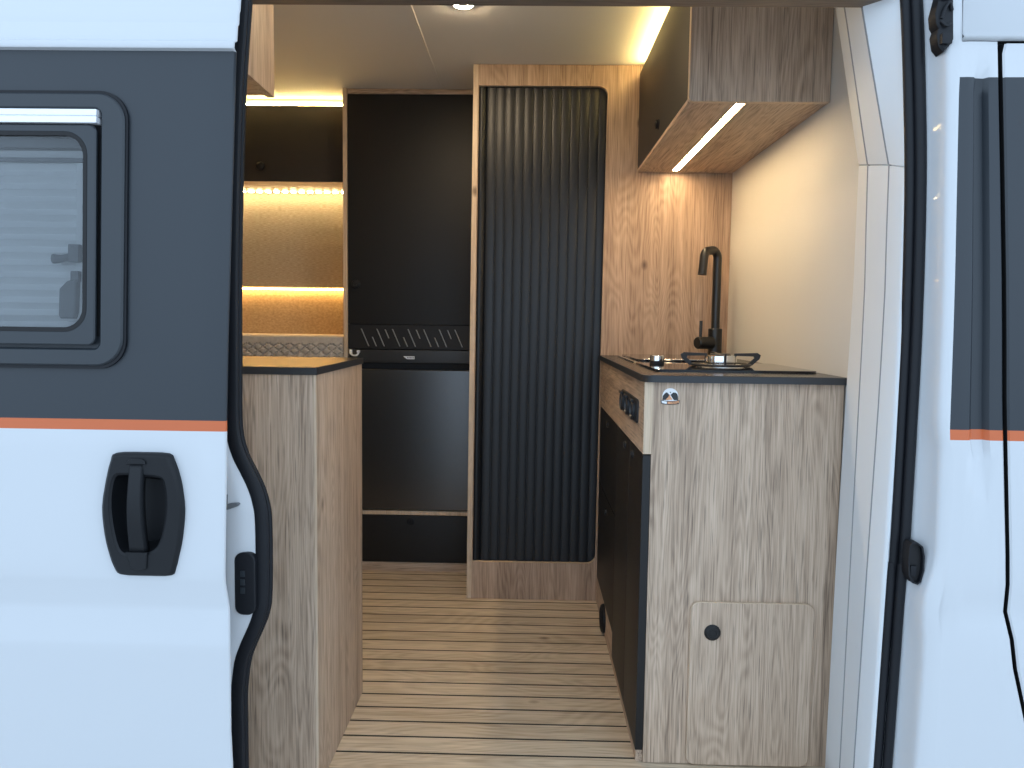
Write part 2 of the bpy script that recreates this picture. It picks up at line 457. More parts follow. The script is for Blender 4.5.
loft(bm, [[(k0, 1.371, 1.501), (1.7, 1.371, 1.501)], [(k0, 1.366, 1.5045), (1.7, 1.366, 1.5045)], [(k0 - .001, 1.370, 1.51), (1.7, 1.370, 1.51)], [(k1, 1.376, 1.68), (1.7, 1.376, 1.68)]])
obj('roof_rail_skin', bm, 'white', van, smooth=40, solid=-.004)
bm = B(); box(bm, -2.3, 1.7, 1.425, 1.455, 1.63, 2.02)
obj('header_skin', bm, 'white', van)
bm = B(); box(bm, -2.3, 1.7, 1.425, 1.50, -.58, -.07)
obj('sill', bm, 'white', van)
bm = B(); box(bm, .72, 1.7, 1.45, 1.47, -.58, 1.66)
obj('cab_bulkhead', bm, 'dark', van)
# roller bracket at the top of the pillar
bm = B()
prism(bm, [(.7225, 1.60), (.698, 1.60), (.698, 1.575), (.6915, 1.545), (.694, 1.527), (.6985, 1.520), (.6955, 1.511), (.700, 1.490), (.7085, 1.481), (.7255, 1.500), (.7245, 1.535)], 'Y', 1.388, 1.415, chamfer=.003)
tube(bm, catmull([(.700, 1.386, 1.535), (.705, 1.383, 1.553), (.712, 1.384, 1.560), (.717, 1.386, 1.548)], 4), .0025, 8)
tube(bm, catmull([(.700, 1.386, 1.530), (.707, 1.383, 1.522), (.715, 1.384, 1.527)], 4), .0025, 8)
box(bm, .700, .718, 1.380, 1.392, 1.492, 1.510, bev=.003)
box(bm, .697, .712, 1.382, 1.392, 1.565, 1.60, bev=.003)
bm.transform(Matrix.Translation((-.0075, -.016, 0)))
part(obj('roller_bracket', bm, 'rubber', van), 'black door roller bracket')
# rubber stop in the pillar
cx, cz = .7215, .584
stop = [(.7075, .618), (.712, .624), (.722, .624), (.731, .617), (.735, .600), (.7355, .572), (.731, .551), (.725, .546), (.716, .549), (.708, .563), (.706, .590)]
bm = B()
plate_hole(bm, stop, [inset(stop, .0028)], 'Y', 1.399, 1.425)
prism(bm, inset(stop, .002), 'Y', 1.408, 1.424, 1, 1)
box(bm, .713, .724, 1.403, 1.412, .560, .580, bev=.002, mi=0)
bm.transform(Matrix.Translation((-.0095, -.009, 0)))
part(obj('door_stop', bm, ['rubber', 'dark'], van), 'black rubber door stop')
# contact block and striker on the rear pillar
bm = B(); prism(bm, rrect(-.5210, -.4835, .4795, .594, .015, 5), 'Y', YP - .023, YP + .004, chamfer=.002)
blk = part(obj('contact_block', bm, 'rubber', van), 'black contact block')
for i, z in enumerate((.556, .5405, .525)):
    bm = B(); box(bm, -.5100, -.5015, YP - .0245, YP - .0225, z - .0055, z + .0055, bev=.001)
    obj('contact_pad', bm, 'frame_grey', blk)
bm = B()
box(bm, -.537, -.5305, YP - .024, YP - .003, .660, .700, bev=.001)
prism(bm, [(-.536, .670), (-.536, .682), (-.524, .6845), (-.513, .6850), (-.510, .6825), (-.512, .6795), (-.525, .6745)], 'Y', YP - .025, YP + .003, chamfer=.0015)
part(obj('latch_striker', bm, 'grey_plastic', van), 'dark metal latch striker')

# ------------------------------------------------------------------ cab door (right edge)
cab = thing('cab_door', 'closed cab door edge right of the pillar, white below graphite wrap', 'vehicle door', (1.2, 1.37, -.5))
zs2 = [z for z in zs if z < 1.49] + [1.478, 1.494]
def cab_row(z):
    g = lerp_table(gp, z) + .0040
    if z > 1.48: g += .004
    ins = .004 * max(0, 1 - abs(z - .505) / .05)
    return [(g, 1.40, z), (g, 1.372 + ins, z), (g + .003, 1.3692 + ins, z), (g + .05, 1.368 + ins, z), (1.7, 1.364 + ins, z)]
bm = B(); rows = [cab_row(z) for z in zs2]; last = [(x, 1.40, 1.4945) for x, yy, z in rows[-1]]
loft(bm, rows + [last], lambda i, j: 3 if j == 0 or i == len(zs2) - 1 else bandmat(zs2[i], zs2[min(i + 1, len(zs2) - 1)]))  # gap shade painted onto the door's white returns with the dark slot
obj('outer_skin', bm, ['white', 'wrap', 'orange', 'dark'], cab, smooth=40)
bm = B(); GP = catmull([(lerp_table(gp, z) + .0005, 1.392, z) for z in (-.5, .2, .343, .455, .505, .555, .609, .888, 1.062, 1.292, 1.490)], 4)
tube(bm, GP, .0036, 8); tube(bm, [(.80, 1.392, 1.4977), (1.7, 1.392, 1.4977)], .003, 8)
obj('gap_seal', bm, 'rubber', cab)

# ------------------------------------------------------------------ sliding door
sd = thing('sliding_door', 'white sliding door slid open at left, graphite upper half, orange stripe and black handle', 'vehicle door', (-1.2, 1.30, -.5))
edge = [(-.5, -.478), (.2, -.5005), (.30, -.503), (.458, -.5015), (.50, -.503), (.535, -.5065), (.571, -.508), (.70, -.506), (.84, -.504), (1.04, -.497), (1.444, -.478), (1.62, -.470)]
prof = [(-.5, 1.290), (-.2, 1.283), (.10, 1.277), (.30, 1.274), (.44, 1.2725), (.452, 1.2720), (.460, 1.2726), (.512, 1.2800), (.524, 1.2803), (.565, 1.2726), (.575, 1.272), (.60, 1.2725), (.70, 1.2765), (.76, 1.279), (.823, 1.280), (.841, 1.280), (.98, 1.280), (1.34, 1.2795), (1.4425, 1.2785),
        (1.4445, 1.270), (1.4475, 1.2685), (1.455, 1.2695), (1.4605, 1.2795), (1.484, 1.281), (1.4885, 1.2855), (1.4915, 1.286), (1.507, 1.2865), (1.5105, 1.289), (1.60, 1.296), (1.66, 1.302)]
colX = [-2.1, -1.8, -1.36, -.702, -.598]
def door_row(z, yv):
    e = lerp_table(edge, z)
    return [(x, yv, z) for x in colX] + [(e - .05, yv, z), (e - .004, yv, z), (e - .001, yv + .0015, z), (e, yv + .005, z), (e - .003, yv + .009, z), (e - .045, yv + .010, z)]
def door_mi(i, j):
    zm = (prof[i][0] + prof[i + 1][0]) / 2
    if 2 <= j < 3 and .98 < zm < 1.34: return None
    if j == 3 and .60 < zm < .76: return None
    return 1 if .841 < zm < 1.4425 else 2 if .823 < zm < .841 else 0
bm = B(); loft(bm, [door_row(z, yv) for z, yv in prof], door_mi)
obj('outer_skin', bm, ['white', 'wrap', 'orange'], sd, smooth=50)
bm = B(); box(bm, -2.08, -.62, 1.325, 1.350, -.48, 1.60, bev=.008)
obj('inner_panel', bm, 'white', sd)
# window: frame > pane_rim, pane, rail, blind, latch; it leans with the door's tumblehome
def ring(bm, outer, hole, y0, y1, c, mi=0):
    n = len(bm.verts)
    plate_hole(bm, inset(outer, c), [inset(hole, -c)], 'Y', y0, y0 + .0002)
    for p, d in ((outer, c), (hole, -c)):
        skirt(bm, [(inset(p, d), y0), (inset(p, d * .4), y0 + c * .45), (p, y0 + c), (p, y1)])
def skirt(bm, loops):
    V = [[bm.verts.new((u, yv, v)) for u, v in p] for p, yv in loops]
    for a, b in zip(V, V[1:]):
        for i in range(len(a)): bm.faces.new((a[i], a[(i + 1) % len(a)], b[(i + 1) % len(a)], b[i]))
    return V[-1]
def wobj(name, bm, mat, parent, **k):
    for v in bm.verts: v.co.x += .036 * (v.co.z - 1.33)
    return obj(name, bm, mat, parent, **k)
bm = B(); ring(bm, rrect(-1.42, -.6585, .931, 1.3735, .045, 8), rrect(-1.362, -.6975, .960, 1.3485, .010, 4), 1.2700, 1.283, .003)
wf = wobj('window_frame', bm, 'frame_grey', sd)
bm = B(); plate_hole(bm, rrect(-1.4250, -.6545, .9262, 1.3780, .047, 8), [rrect(-1.412, -.6660, .938, 1.3660, .040, 8)], 'Y', 1.2745, 1.2835)
part(wobj('frame_gasket', bm, 'rubber', wf), 'black gasket')
bm = B(); ring(bm, rrect(-1.357, -.7025, .9655, 1.3225, .012, 5), rrect(-1.332, -.7180, .9890, 1.3095, .036, 8), 1.2660, 1.272, .002)
wobj('pane_rim', bm, 'frame_grey', wf)
bm = B(); plate_hole(bm, rrect(-1.3335, -.7165, .9875, 1.3110, .037, 8), [rrect(-1.3275, -.7230, .9945, 1.3045, .032, 8)], 'Y', 1.2655, 1.290)
wobj('pane_gasket', bm, 'dark', wf)
bm = B(); prism(bm, rrect(-1.332, -.718, .9885, 1.309, .036, 8), 'Y', 1.2685, 1.2715)
part(wobj('pane', bm, 'pane', wf), 'tinted pane')
bm = B()
box(bm, -1.358, -.7000, 1.263, 1.282, 1.3362, 1.3460, bev=.0015); box(bm, -1.358, -.6990, 1.261, 1.282, 1.3240, 1.3335, bev=.0015)
box(bm, -1.358, -.702, 1.266, 1.282, 1.3325, 1.3370)
part(wobj('top_rail', bm, 'alu', wf), 'bright aluminium rail')
bm = B(); plate_hole(bm, rrect(-1.366, -.6935, .956, 1.3525, .012, 4), [rrect(-1.340, -.712, .981, 1.3165, .02, 4)], 'Y', 1.2822, 1.2832)
wobj('rebate', bm, 'dark', wf)
bm = B(); rows = []; z = .972; k = 0
while z < 1.290:
    rows.append([(-1.36, 1.300 + (.0070 if k % 2 else 0), z), (-.728, 1.300 + (.0070 if k % 2 else 0), z)]); z += .0105 ; k += 1
loft(bm, rows); wobj('pleated_blind', bm, 'blind', wf, smooth=0)
bm = B(); box(bm, -1.36, -.722, 1.292, 1.306, 1.2905, 1.325, bev=.002); box(bm, -1.36, -.722, 1.294, 1.302, 1.268, 1.275, bev=.001)
wobj('blind_cassette', bm, 'grey_plastic', wf)
bm = B(); box(bm, -.748, -.734, 1.290, 1.300, .985, 1.266, bev=.002)
wobj('blind_rail', bm, 'blind', wf)
bm = B()
box(bm, -.755, -.737, 1.278, 1.290, 1.102, 1.132, bev=.003)
tube(bm, [(-.748, 1.284, 1.113), (-.768, 1.284, 1.108), (-.782, 1.284, 1.108)], [.006, .0065, .0085], 10)
box(bm, -.752, -.738, 1.280, 1.290, 1.070, 1.088, bev=.002)
prism(bm, [(-.770, 1.014), (-.766, 1.009), (-.746, 1.009), (-.742, 1.02), (-.740, 1.075), (-.756, 1.071), (-.769, 1.058)], 'Y', 1.277, 1.291, chamfer=.002)
part(wobj('window_latch', bm, 'grey_plastic', wf), 'dark plastic window catch')
# handle
ho = [(-.688, .785), (-.644, .7865), (-.600, .785), (-.591, .773), (-.583, .750), (-.578, .727), (-.574, .690), (-.578, .643), (-.584, .613), (-.590, .589), (-.598, .577), (-.640, .5755), (-.683, .577), (-.695, .590), (-.704, .617), (-.710, .647), (-.713, .694), (-.705, .741), (-.696, .774)]
hi = [(-.690, .748), (-.669, .7535), (-.639, .7515), (-.612, .749), (-.602, .738), (-.5985, .700), (-.605, .655), (-.617, .624), (-.639, .612), (-.673, .611), (-.688, .624), (-.697, .665), (-.699, .708)]
def cmsmooth(pts, n=3):
    P = [pts[-1]] + pts + [pts[0], pts[1]]
    out = []
    for i in range(1, len(P) - 2):
        p0, p1, p2, p3 = (Vector(P[i + d]) for d in (-1, 0, 1, 2))
        for k in range(n):
            t = k / n; q = .5 * (2 * p1 + (p2 - p0) * t + (2 * p0 - 5 * p1 + 4 * p2 - p3) * t * t + (3 * p1 - p0 - 3 * p2 + p3) * t ** 3)
            out.append((q.x, q.y))
    return out
HO, HI = cmsmooth(ho), cmsmooth(hi)
bm = B()
plate_hole(bm, inset(HO, .006), [HI], 'Y', 1.264, 1.270)
def skirt(bm, loops):
    V = [[bm.verts.new((u, yv, v)) for u, v in p] for p, yv in loops]
    for a, b in zip(V, V[1:]):
        for i in range(len(a)): bm.faces.new((a[i], a[(i + 1) % len(a)], b[(i + 1) % len(a)], b[i]))
    return V[-1]
skirt(bm, [(inset(HO, .006), 1.264), (inset(HO, .002), 1.2665), (HO, 1.2715), (HO, 1.2835)])
v = skirt(bm, [(HI, 1.2645), (inset(HI, .004), 1.267), (inset(HI, .008), 1.290), (inset(HI, .016), 1.306)])
bm.faces.new(v)
bmesh.ops.remove_doubles(bm, verts=bm.verts, dist=1e-5)
dh = part(obj('door_handle', bm, 'handle', sd, smooth=45), 'black recessed door handle')
bm = B(); rows = []
for t in range(15):
    s = t / 14; z = .769 - s * .150; yv = 1.2625 - .010 * math.sin(PI * s) ; w = .0120 + .0030 * s; c = -.6500 - .0015 * s
    rows.append([(c - w, yv + .014, z), (c - w, yv + .004, z), (c - w + .003, yv, z), (c + w - .003, yv, z), (c + w, yv + .004, z), (c + w, yv + .014, z)])
loft(bm, rows); obj('grip', bm, 'handle', dh, smooth=40, solid=-.004)
bm = B(); prism(bm, [(-.671, .6185), (-.634, .6185), (-.636, .591), (-.642, .588), (-.655, .588), (-.662, .592)], 'Y', 1.2600, 1.2655, chamfer=.0015)
prism(bm, [(-.666, .768), (-.633, .768), (-.634, .774), (-.640, .778), (-.658, .778), (-.664, .774)], 'Y', 1.2600, 1.2655, chamfer=.0015)
obj('grip_mount', bm, 'handle', dh)

# ------------------------------------------------------------------ knob used on the cabinets
def knob_bm(c, ax, r=.016, h=.012, collar=True):
    bm = B()
    p = [(r * 1.12, 0), (r * 1.12, .002)] if collar else [(r * .6, 0)]
    p += [(r * .92, .003), (r * .98, h * .7), (r * .85, h * .95), (r * .55, h), (r * .5, h * .85), (0, h * .85)]
    lathe(bm, c, ax, p, 24); return bm

# ------------------------------------------------------------------ kitchen unit
ku = thing('kitchen_unit', 'kitchen base unit with grey oak end panel, black side doors and round-knob hatch', 'cabinet', (.48, 2.25, 0))
bm = B(); box(bm, .285, .705, Y_END + .018, Y_TALL - .002, .002, .70); obj('carcass', bm, 'black', ku)
bm = B(); box(bm, .2805, .703, Y_END, Y_END + .018, .001, .8835); 
obj('end_panel', bm, 'oak_near', ku)
hp = rrect(.3785, .6565, .003, .3865, .020, 6)
bm = B(); prism(bm, hp, 'Y', Y_END - .0085, Y_END - .0008, 0, 1, chamfer=.0012)
ht = part(obj('hatch_door', bm, ['oak_near', 'edge'], ku), 'small rounded hatch door')
obj('hatch_knob', knob_bm((.4285, Y_END - .0085, .317), (0, -1, 0), .0165, .007), 'black', ht)
bm = B(); prism(bm, [(Y_END + .0005, .722), (Y_TALL - .003, .722), (Y_TALL - .003, .8835), (Y_END + .0005, .8835)], 'X', KX, .2800)
box(bm, KX + .0002, .2805, Y_END - .0003, Y_END + .0006, .722, .8835, mi=1)
fa = obj('fascia', bm, ['oak_y', 'edge'], ku)
part(fa, 'warm oak fascia strip')
def front(y0, y1, z0, z1, name):
    bm = B(); box(bm, KX, .2795, y0, y1, z0, z1, bev=.0012); return obj(name, bm, 'black', ku)
d1 = front(Y_END + .0005, 1.950, .030, .7190, 'cabinet_door'); d2 = front(1.9535, 2.228, .030, .7190, 'cabinet_door')
w1 = front(2.2315, 2.74, .4530, .7190, 'drawer'); w2 = front(2.2315, 2.74, .103, .4500, 'drawer')
for p_, (yy, zz) in ((d1, (1.885, .695)), (d2, (2.030, .695)), (w1, (2.470, .692)), (w2, (2.470, .405))):
    obj('push_knob', knob_bm((KX, yy, zz), (-1, 0, 0), .0095, .006), 'topedge', p_)
bm = B(); box(bm, .2640, .2800, Y_END + .004, Y_TALL - .003, .0005, .0295); box(bm, .2640, .2800, 2.232, Y_TALL - .003, .0295, .1000)
box(bm, .2640, .2800, 2.742, Y_TALL - .003, .1, .72)
obj('plinth', bm, ['oak_y'], ku)
bm = B(); lathe(bm, (.2640, 2.475, .050), (-1, 0, 0), [(.046, 0), (.046, .006), (.042, .011), (.036, .013), (.033, .008), (.006, .008), (.005, .010), (0, .010)], 32)
for k in range(5): box(bm, .2535, .2575, 2.445 + k * .015 - .002, 2.445 + k * .015 + .002, .02, .076)
part(obj('floor_vent', bm, 'rubber', ku), 'round black air outlet')
bm = B(); prism(bm, rrect(1.805, 2.112, .7800, .8360, .012, 4), 'X', KX - .005, KX + .001, chamfer=.0015)
so = part(obj('socket_strip', bm, 'socket', ku), 'black socket strip')
for k in range(3):
    yc = 1.857 + k * .102
    bm = B(); lathe(bm, (KX - .005, yc, .808), (-1, 0, 0), [(.025, 0), (.025, .006), (.021, .008), (.019, .003), (0, .003)], 24)
    box(bm, KX - .016, KX - .009, yc - .022, yc + .022, .8285, .834, bev=.002)
    obj('socket', bm, 'socket', so)

# sticker on end panel: disc with dark twin peaks, ribbon below
st = thing('round_sticker', 'small round mountain badge sticker on grey oak end panel under the worktop', 'sticker', (.3195, Y_END, .836))
c0 = (.3195, .8535); R0 = .0176
disc = [(c0[0] + R0 * math.cos(a), c0[1] + R0 * math.sin(a)) for a in [i * 2 * PI / 40 for i in range(40)] ]
bm = B(); prism(bm, disc, 'Y', Y_END - .0010, Y_END); obj('badge', bm, 'sticker_white', st)
bm = B()
prism(bm, [(.3005, .8450), (.2998, .8545), (.3035, .8600), (.3085, .8640), (.3115, .8635), (.3175, .8575), (.3150, .8515), (.3170, .8480), (.3150, .8450)], 'Y', Y_END - .0014, Y_END - .0008)
prism(bm, [(.3390, .8450), (.3392, .8545), (.3370, .8605), (.3330, .8635), (.3270, .8640), (.3195, .8580), (.3250, .8500), (.3290, .8450)], 'Y', Y_END - .0014, Y_END - .0008)
prism(bm, [(.3172, .8655), (.3218, .8655), (.3195, .8620)], 'Y', Y_END - .0014, Y_END - .0008)
bmesh.ops.transform(bm, matrix=Matrix.Translation((.3195, 0, .8445)) @ Matrix.Diagonal((.86, 1, .90, 1)) @ Matrix.Translation((-.3195, 0, -.845)), verts=bm.verts)
obj('peaks', bm, 'sticker_black', st)
bm = B(); prism(bm, [(.3090, .8452), (.3150, .8515), (.3180, .8575), (.3200, .8520), (.3240, .8470), (.3240, .8452)], 'Y', Y_END - .00145, Y_END - .0009)  # printed orange base between the peaks
obj('orange_base', bm, 'sticker_orange', st)
def ribbon(d): return [(.2985 + d, .8445 - d), (.3095, .8428 - d), (.3195, .8424 - d), (.3295, .8428 - d), (.3405 - d, .8445 - d), (.3392 - d, .8365 + d), (.3295, .8348 + d), (.3195, .8344 + d), (.3095, .8348 + d), (.2998 + d, .8365 + d)]
bm = B(); prism(bm, ribbon(0), 'Y', Y_END - .0018, Y_END - .0008); obj('ribbon', bm, 'sticker_black', st)
bm = B()
R1 = ribbon(.0014)
prism(bm, [R1[0], R1[1], (.3120, .8412), (.3120, .8364), R1[8], R1[9]], 'Y', Y_END - .0021, Y_END - .0015, 0, 0)
prism(bm, [(.3135, .8410), R1[2], R1[3], R1[4], R1[5], R1[6], R1[7], (.3135, .8362)], 'Y', Y_END - .0021, Y_END - .0015, 1, 1)
for k in range(6): box(bm, .3205 + k * .0028, .3218 + k * .0028, Y_END - .0023, Y_END - .0019, .8372, .8398, mi=2)
obj('ribbon_band', bm, ['sticker_white', 'sticker_orange', 'sticker_black'], st)

# ------------------------------------------------------------------ worktop, sink, hob, tap
bm = B()
prism(bm, rrect(.2555, .7065, 1.7090, Y_TALL - .001, (.034, 0, 0, 0), 8), 'Z', .9005, .8845, 0, 1, chamfer=.0012)
tag(obj('kitchen_worktop', bm, ['top', 'topedge'], None, loc=(.48, 2.25, .8845)), 'thin black worktop with rounded corner on kitchen base unit', 'worktop')
WT = .9006
sk_ = thing('sink', 'inset steel sink with black glass lid at far end of kitchen worktop', 'sink', (.47, 2.44, WT))
bm = B(); plate_hole(bm, rrect(.306, .600, 2.225, 2.655, .03, 6), [rrect(.318, .588, 2.237, 2.643, .024, 6)], 'Z', WT, WT + .0045)
obj('rim', bm, 'steel', sk_)
bm = B(); prism(bm, rrect(.319, .587, 2.238, 2.642, .024, 6), 'Z', WT + .0105, WT + .0005, chamfer=.001)
obj('glass_lid', bm, 'glass_black', sk_)
bm = B(); tube(bm, [(.335, 2.246, WT + .0085), (.57, 2.246, WT + .0085)], .004, 8); 
obj('lid_hinge', bm, 'steel', sk_)
hb = thing('gas_hob', 'black glass gas hob with one burner at near end of kitchen worktop', 'hob', (.49, 2.0, WT))
bm = B(); prism(bm, rrect(.304, .688, 1.835, 2.195, .022, 6), 'Z', WT + .0062, WT, chamfer=.001)
obj('glass_plate', bm, 'glass_black', hb)
HZ = WT + .0062
bm = B(); lathe(bm, (.496, 2.0, HZ), (0, 0, 1), [(.062, 0), (.060, .004), (.050, .006), (.0, .006)], 36); part(obj('spill_tray', bm, 'steel', hb), 'steel burner tray')
bm = B(); lathe(bm, (.496, 2.0, HZ + .006), (0, 0, 1), [(.040, 0), (.041, .014), (.040, .0215), (.036, .023), (0, .023)], 36)
br = part(obj('burner', bm, 'chrome', hb), 'bright metal burner')
bm = B(); lathe(bm, (.496, 2.0, HZ + .029), (0, 0, 1), [(.026, 0), (.026, .002), (.023, .004), (0, .0045)], 32); obj('burner_cap', bm, 'iron', br)
bm = B(); box(bm, .4955, .4995, 1.952, 1.960, HZ + .002, HZ + .034, bev=.001); obj('igniter', bm, 'dark', br)
bm = B()
for a in (PI, 0, PI / 2, -PI / 2 + .0):
    ca, sa = math.cos(a), math.sin(a)
    if abs(a + PI / 2) < .01: continue
    pr = [(.035, .0335), (.094, .0355), (.102, .030), (.099, .020), (.080, .003), (.068, .003), (.071, .008), (.087, .022), (.085, .0265), (.035, .0275)]
    V = []
    for s in (-1, 1):
        V.append([bm.verts.new((.496 + ca * r_ - sa * s * .0035, 2.0 + sa * r_ + ca * s * .0035, HZ + h_)) for r_, h_ in pr])
    bm.faces.new(V[0]); bm.faces.new(list(reversed(V[1])))
    for i in range(len(pr)): bm.faces.new((V[0][i], V[1][i], V[1][(i + 1) % len(pr)], V[0][(i + 1) % len(pr)]))
ring = [(.496 + .074 * math.cos(t), 2.0 + .074 * math.sin(t), HZ + .005) for t in [i * 2 * PI / 40 for i in range(41)]]
tube(bm, ring, .0032, 8, cap=False)
part(obj('pan_support', bm, 'iron', hb), 'black iron pan support')
bm = B(); lathe(bm, (.350, 2.10, HZ), (0, 0, 1), [(.0195, 0), (.0195, .006), (.017, .009)], 28, mi=1); lathe(bm, (.350, 2.10, HZ + .008), (0, 0, 1), [(.0185, 0), (.0185, .013), (.017, .0145), (0, .0145)], 28)
part(obj('gas_knob', bm, ['chrome', 'dark'], hb), 'chrome gas knob')

tp = thing('kitchen_tap', 'tall matt black square-bend tap at back of kitchen worktop', 'tap', (.628, 2.665, WT))
X0, Y0 = .640, 2.665
bm = B(); lathe(bm, (X0, Y0, WT), (0, 0, 1), [(.027, 0), (.027, .004), (.0235, .006), (.0235, .098), (.0215, .1005), (.014, .1005)], 28)
obj('tap_body', bm, 'tap', tp)
ux, uy = -.80, -.60
arc = []
zt = 1.264; rb = .028; reach = .050
arc.append((X0, Y0, WT + .09)); arc.append((X0, Y0, zt - rb - .05))
for i in range(9):
    a = i / 8 * PI / 2; arc.append((X0 + ux * rb * (1 - math.cos(a)), Y0 + uy * rb * (1 - math.cos(a)), zt - rb + rb * math.sin(a)))
for i in range(9):
    a = i / 8 * PI / 2 * .93; d = reach + .014 * math.sin(a) * 1.3; arc.append((X0 + ux * d, Y0 + uy * d, zt - .004 - .022 * (1 - math.cos(a))))
arc.append((X0 + ux * (reach + .026), Y0 + uy * (reach + .026), zt - .084))
bm = B(); tube(bm, arc, .0145, 18); obj('spout', bm, 'tap', tp)
bm = B(); tube(bm, [(X0 - .015, Y0 - .02, WT + .052), (X0 - .068, Y0 - .045, WT + .052), (X0 - .071, Y0 - .0465, WT + .052)], [.0205, .0205, .018], 22)
lv = obj('lever_hub', bm, 'tap', tp)
bm = B(); tube(bm, [(X0 - .058, Y0 - .040, WT + .06), (X0 - .058, Y0 - .040, WT + .126)], .0052, 10); obj('lever', bm, 'tap', lv)

# ------------------------------------------------------------------ overhead cabinet above kitchen
uc = thing('overhead_cabinet', 'oak overhead cabinet with black door and lit underside above kitchen worktop', 'cabinet', (.54, 2.33, 1.541))
UX = .3745; UY = 1.893
bm = B(); box(bm, .3935, .7055, UY + .018, Y_TALL - .002, 1.559, 1.872); obj('carcass', bm, 'black', uc)
bm = B(); prism(bm, rrect(UX, .7058, 1.5415, 1.872, (.010, 0, 0, 0), 4), 'Y', UY, UY + .018, 0, 1)
obj('end_panel', bm, ['oak_near', 'edge'], uc)
slot = [(.4905, UY + .019), (.5125, UY + .019), (.5125, 2.735), (.4905, 2.735)]
bm = B(); plate_hole(bm, [(UX + .019, UY + .0182), (.7057, UY + .0182), (.7057, Y_TALL - .0015), (UX + .019, Y_TALL - .0015)], [slot], 'Z', 1.5418, 1.559)
part(obj('bottom_panel', bm, 'oak_y', uc), 'warm oak underside')
bm = B(); box(bm, UX + .0002, UX + .018, UY + .0185, Y_TALL - .002, 1.5418, 1.5515); obj('bottom_rail', bm, 'oak_y', uc)
bm = B(); box(bm, UX + .0005, UX + .018, UY + .0190, Y_TALL - .006, 1.5530, 1.8765, bev=.001)
dr = part(obj('cabinet_door', bm, 'brownblack', uc), 'black flap door')
obj('push_knob', knob_bm((UX + .0005, 2.335, 1.598), (-1, 0, 0), .0135, .010), 'black', dr)
ls = thing('led_strip', 'bright warm white light strip under the overhead kitchen cabinet', 'light strip', (.5015, 2.31, 1.545), 'light strips')
bm = B(); box(bm, .4908, .5122, UY + .0195, 2.7345, 1.549, 1.5585); obj('channel', bm, 'alu', ls)
bm = B(); box(bm, .4925, .5105, UY + .0200, 2.7335, 1.5425, 1.5488, bev=.001); obj('diffuser', bm, 'led_under', ls)
ls = thing('led_strip', 'yellow light strip along the ceiling above the overhead kitchen cabinet door', 'light strip', (.385, 2.33, 1.873), 'light strips')
bm = B(); box(bm, .3790, .3960, UY + .02, Y_TALL - .03, 1.8735, 1.8790); obj('channel', bm, 'alu', ls)
bm = B(); box(bm, .3800, .3850, UY + .0205, Y_TALL - .0305, 1.8790, 1.8870, bev=.001); obj('diffuser', bm, 'led_warm', ls)

# ------------------------------------------------------------------ tall wardrobe with tambour
tw = thing('wardrobe', 'tall oak wardrobe with black roller shutter facing the doorway', 'wardrobe', (.25, 2.9, 0))
bm = B()
plate_hole(bm, [(-.2045, .0005), (.7075, .0005), (.7075, CEIL - .002), (-.2045, CEIL - .002)], [rrect(-.1905, .2585, .1385, 1.8355, (0.002, .032, .032, .002), 8)], 'Y', Y_TALL, Y_TALL + .018, 0, 1, 1)
obj('front_panel', bm, ['oak_tall', 'edge'], tw)
bm = B(); box(bm, -.2105, -.1935, Y_TALL - .0015, Y_BACK - .002, .0005, CEIL - .002, bev=.001); 
part(obj('side_panel', bm, 'edge', tw), 'pale oak front edge')
bm = B(); box(bm, -.190, .7065, Y_TALL + .060, Y_TALL + .075, .002, CEIL - .004); obj('inner_back', bm, 'dark', tw)
bm = B(); rows = []; n = 14; x0, x1 = -.196, .264; w = (x1 - x0) / n
xs = []
for i in range(n):
    a = x0 + i * w
    if i == 0: xs += [(a, .006), (a + .003, .002), (a + .010, -.004), (a + .018, -.004), (a + w - .004, .004), (a + w - .0015, .010)]
    else: xs += [(a + .0010, .0080), (a + .0016, .0040), (a + .0040, .0031), (a + w / 2, .0028), (a + w - .0040, .0031), (a + w - .0016, .0040), (a + w - .0010, .0080)]
loft(bm, [[(x, Y_TALL + .020 + d, z) for x, d in xs] for z in (.120, .6, 1.2, 1.855)])
obj('roller_shutter', bm, 'tambour', tw, smooth=50)

for o_ in tw.children:
    for v_ in o_.data.vertices:
        k_ = 1 - max(0, min(1, (v_.co.x + tw.location.x - .27) / .40))
        v_.co.x += k_ * (.0085 * (v_.co.z / 1.8) - .001)

# ------------------------------------------------------------------ fridge column
fc = thing('fridge_cabinet', 'tall black-fronted cabinet around the fridge, slotted vent panel, oak side edges', 'cabinet', (-.46, 3.2, 0))
bm = B(); box(bm, -.7290, -.7130, Y_FR - .004, Y_BACK - .002, .0005, CEIL - .002, bev=.001)
part(obj('side_panel', bm, 'edge', fc), 'pale oak side panel')
bm = B(); box(bm, -.7120, -.2125, Y_FR + .022, Y_FR + .035, .903, CEIL - .003); box(bm, -.7120, -.2125, 3.44, 3.455, .03, 1.0); obj('carcass', bm, 'dark', fc)
bm = B(); box(bm, -.7110, -.2130, Y_FR + .001, Y_FR + .020, .9990, 1.8860, bev=.0012)
cd = obj('upper_door', bm, 'black', fc)
bm = B(); box(bm, -.7120, -.2125, Y_FR + .003, Y_FR + .021, 1.8875, CEIL - .002, bev=.001); obj('top_rail', bm, 'oak_x', fc)
obj('push_knob', knob_bm((-.681, Y_FR + .001, 1.156), (0, -1, 0), .016, .014), 'black', cd)
bm = B(); holes = []; lips = []
